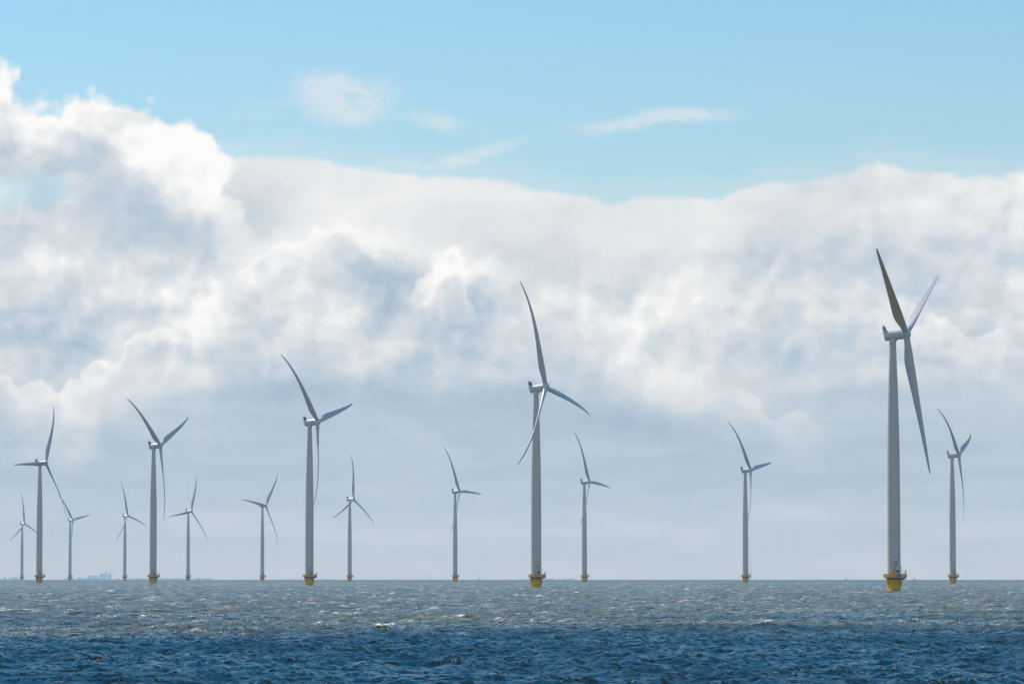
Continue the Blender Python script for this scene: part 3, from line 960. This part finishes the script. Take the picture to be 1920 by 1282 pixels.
pole(898.5, 1073.5, 7600, "thin dark marker pole on the horizon left of the second largest turbine")
pole(806.5, 1076.0, 9000, "very faint thin marker pole on the horizon, left of the other thin pole")

# ------------------------------------------------------------------ birds
M_feather_d = material("dark_feathers", (0.012, 0.012, 0.013), 0.7, scale=30)
M_feather_w = material("pale_feathers", (0.62, 0.60, 0.57), 0.8, scale=30)
M_bill = material("bill_horn", (0.18, 0.20, 0.22), 0.5, scale=30)

def sea_height(px, py):
    hit, loc, nrm, i = sea.ray_cast(Vector((px, py, 20)), Vector((0, 0, -1)))
    return loc.z if hit else drop(px, py)

def duck_parts():
    bm = bmesh.new()
    # body along +X, tail at -X, neck and head at +X, one surface
    prof = [(-0.20, 0.075, 0.012, 0.010), (-0.17, 0.06, 0.035, 0.025), (-0.10, 0.035, 0.068, 0.055), (0.0, 0.025, 0.082, 0.07), (0.08, 0.03, 0.078, 0.068),
            (0.13, 0.055, 0.055, 0.055), (0.15, 0.10, 0.034, 0.036), (0.155, 0.135, 0.032, 0.034), (0.17, 0.165, 0.036, 0.036), (0.205, 0.165, 0.028, 0.026), (0.225, 0.158, 0.012, 0.012)]
    rings(bm, [[(x, w * math.cos(2 * math.pi * i / 14), z + h * math.sin(2 * math.pi * i / 14)) for i in range(14)] for x, z, w, h in prof])
    body = mesh_of("duck_body", bm, M_feather_d, True)
    bm = bmesh.new()
    for s in (-1, 1):
        ellipsoid(bm, (-0.02, s * 0.054, 0.055), (0.14, 0.045, 0.062), u=12, v=8)
    flank = mesh_of("flank", bm, M_feather_w, True)
    bm = bmesh.new()
    rings(bm, [[(x, w * math.cos(2 * math.pi * i / 8), 0.155 + h * math.sin(2 * math.pi * i / 8)) for i in range(8)] for x, w, h in ((0.215, 0.013, 0.012), (0.245, 0.016, 0.006), (0.262, 0.012, 0.004))])
    bill = mesh_of("bill", bm, M_bill, True)
    return body, flank, bill
DB, DF, DBILL = duck_parts()
DUCKS = [(1293, 1259.5), (1360, 1265), (1367.5, 1267), (1402, 1268), (1406.5, 1262), (1431, 1271), (1452, 1268), (1487, 1263.5), (1486, 1268.5), (1501, 1260), (1520, 1264),
         (1539, 1273), (1564, 1259), (1580.5, 1253), (1600, 1255.5), (1615, 1257), (1631, 1262), (1578, 1264.3), (1674, 1257.5), (1696, 1266.5), (1682, 1249), (1654, 1256.5)]
for i, (x, y) in enumerate(DUCKS):
    d = CAM_H * FPX / (y - HY)
    px = (x - CX) / FPX * d
    o = link("duck", DB, None, (px, d, sea_height(px, d) - 0.01))
    o.rotation_euler = (0, R(random.uniform(-6, 6)), R(random.choice((0, 180)) + random.uniform(-40, 40)))
    o.scale = (1.1,) * 3
    link("flank", DF, o)
    link("bill", DBILL, o)
    tag(o, "small black duck with white flanks floating on the near water, lower right", "duck", "ducks floating in a loose flock")

def flying_bird(x, y, d, span, wings, bank, head, label, body_m, wing_m, name, cat):
    loc = at_px(x, y, d)
    bm = bmesh.new()
    L_ = span * 0.42
    prof = [(-0.5, 0.02, 0.01), (-0.36, 0.05, 0.02), (-0.2, 0.07, 0.07), (0.05, 0.10, 0.10), (0.25, 0.085, 0.085), (0.36, 0.065, 0.065), (0.44, 0.062, 0.06), (0.5, 0.03, 0.028), (0.57, 0.008, 0.008)]
    rings(bm, [[(a * L_, w * L_ * math.cos(2 * math.pi * i / 12), h * L_ * math.sin(2 * math.pi * i / 12)) for i in range(12)] for a, w, h in prof])
    b = link(name, mesh_of(name, bm, body_m, True), None, loc)
    for s in (-1, 1):
        bm = bmesh.new()
        sec = []
        for f, c, sw, zz in ((0.0, 0.30, 0.06, 0.0), (0.25, 0.30, 0.10, wings * 0.6), (0.5, 0.24, 0.06, wings), (0.75, 0.16, -0.06, wings * 0.9), (0.93, 0.08, -0.2, wings * 0.65), (1.0, 0.02, -0.28, wings * 0.5)):
            yy = s * f * span / 2
            cc = c * span * 0.42
            cx_ = sw * span * 0.42
            th_ = 0.012 * span * (1 - 0.8 * f)
            z_ = zz * span
            sec.append([(cx_ + cc * 0.5, yy, z_), (cx_ + cc * 0.2, yy, z_ + th_), (cx_ - cc * 0.5, yy, z_), (cx_ + cc * 0.2, yy, z_ - th_ * 0.3)])
        rings(bm, sec)
        link("wing", mesh_of("wing", bm, wing_m, True), b)
    b.rotation_euler = (R(bank), 0, R(head))
    tag(b, label, cat)
flying_bird(1246, 1147.2, 560, 1.45, 0.06, 40, 70, "dark bird banking low over the waves on slanted wings, right of the middle", M_feather_w, M_feather_d, "seabird", "bird")
flying_bird(234, 1197, 330, 0.75, 0.10, 8, 115, "small white gull gliding low over the waves at lower left", M_feather_w, M_feather_w, "gull", "bird")

# ------------------------------------------------------------------ low cumulus overhead, outside the picture, whose shadow lies on the near water
def cumulus(parts, alt, seed, label):
    """parts: patches of shade on the water (x, y, half width, half depth, number of puffs)"""
    r_ = random.Random(seed)
    c = Vector((parts[0][0], parts[0][1], 0)) + sdir * (alt / sdir.z)
    bm = bmesh.new()
    for gx, gy, sx, sy, n in parts:
        for i in range(n):
            a, q = r_.random() * 2 * math.pi, math.sqrt(r_.random())
            x, y = gx - parts[0][0] + q * math.cos(a) * sx, gy - parts[0][1] + q * math.sin(a) * sy
            s = r_.uniform(0.10, 0.24) * min(sx, sy) * (1.3 - 0.75 * q) + 7
            bmesh.ops.create_icosphere(bm, subdivisions=3, radius=1.0, matrix=Matrix.Translation((x, y, r_.uniform(0, 0.35) * s)) @ Matrix.Diagonal((s * 1.25, s * 1.1, s * 0.75, 1)))
    from mathutils import noise
    for v in bm.verts:
        v.co += Vector(noise.noise_vector(v.co * 0.03)) * 9 + Vector(noise.noise_vector(v.co * 0.1)) * 3
    o = link("cumulus_cloud", mesh_of("cumulus_cloud", bm, M_cloud, True), None, c)
    tag(o, label, "cloud", kind='structure')
M_cloud = material("cloud_white", (0.9, 0.9, 0.9), 1.0, var=0.02, scale=0.01, spec=0.0)
cumulus([(0, 230, 260, 140, 70), (-60, 370, 90, 60, 9), (20, 400, 60, 60, 8), (80, 370, 60, 60, 8), (-20, 480, 110, 60, 5), (60, 510, 80, 50, 4), (0, 590, 120, 60, 3)],
        3500, 3, "white cumulus high overhead left of the view, shading the near water")

# ------------------------------------------------------------------ haze
def haze():
    bm = bmesh.new()
    z0, z1 = -170.0, 165.0
    S = 47000.0
    box(bm, (0, 0, (z0 + z1) / 2), (2 * S, 2 * S, z1 - z0))
    m = bpy.data.materials.new("haze_air")
    m.use_nodes = True
    nt = m.node_tree
    for n in list(nt.nodes):
        nt.nodes.remove(n)
    v = nt.nodes.new('ShaderNodeVolumePrincipled')
    v.inputs['Color'].default_value = (0.38, 0.64, 1.0, 1)
    v.inputs['Absorption Color'].default_value = (1, 1, 1, 1)
    v.inputs['Density'].default_value = 4.3e-5
    v.inputs['Anisotropy'].default_value = 0.0
    o = nt.nodes.new('ShaderNodeOutputMaterial')
    nt.links.new(v.outputs[0], o.inputs['Volume'])
    h = link("haze", mesh_of("haze", bm, m))
    tag(h, kind='stuff')
haze()
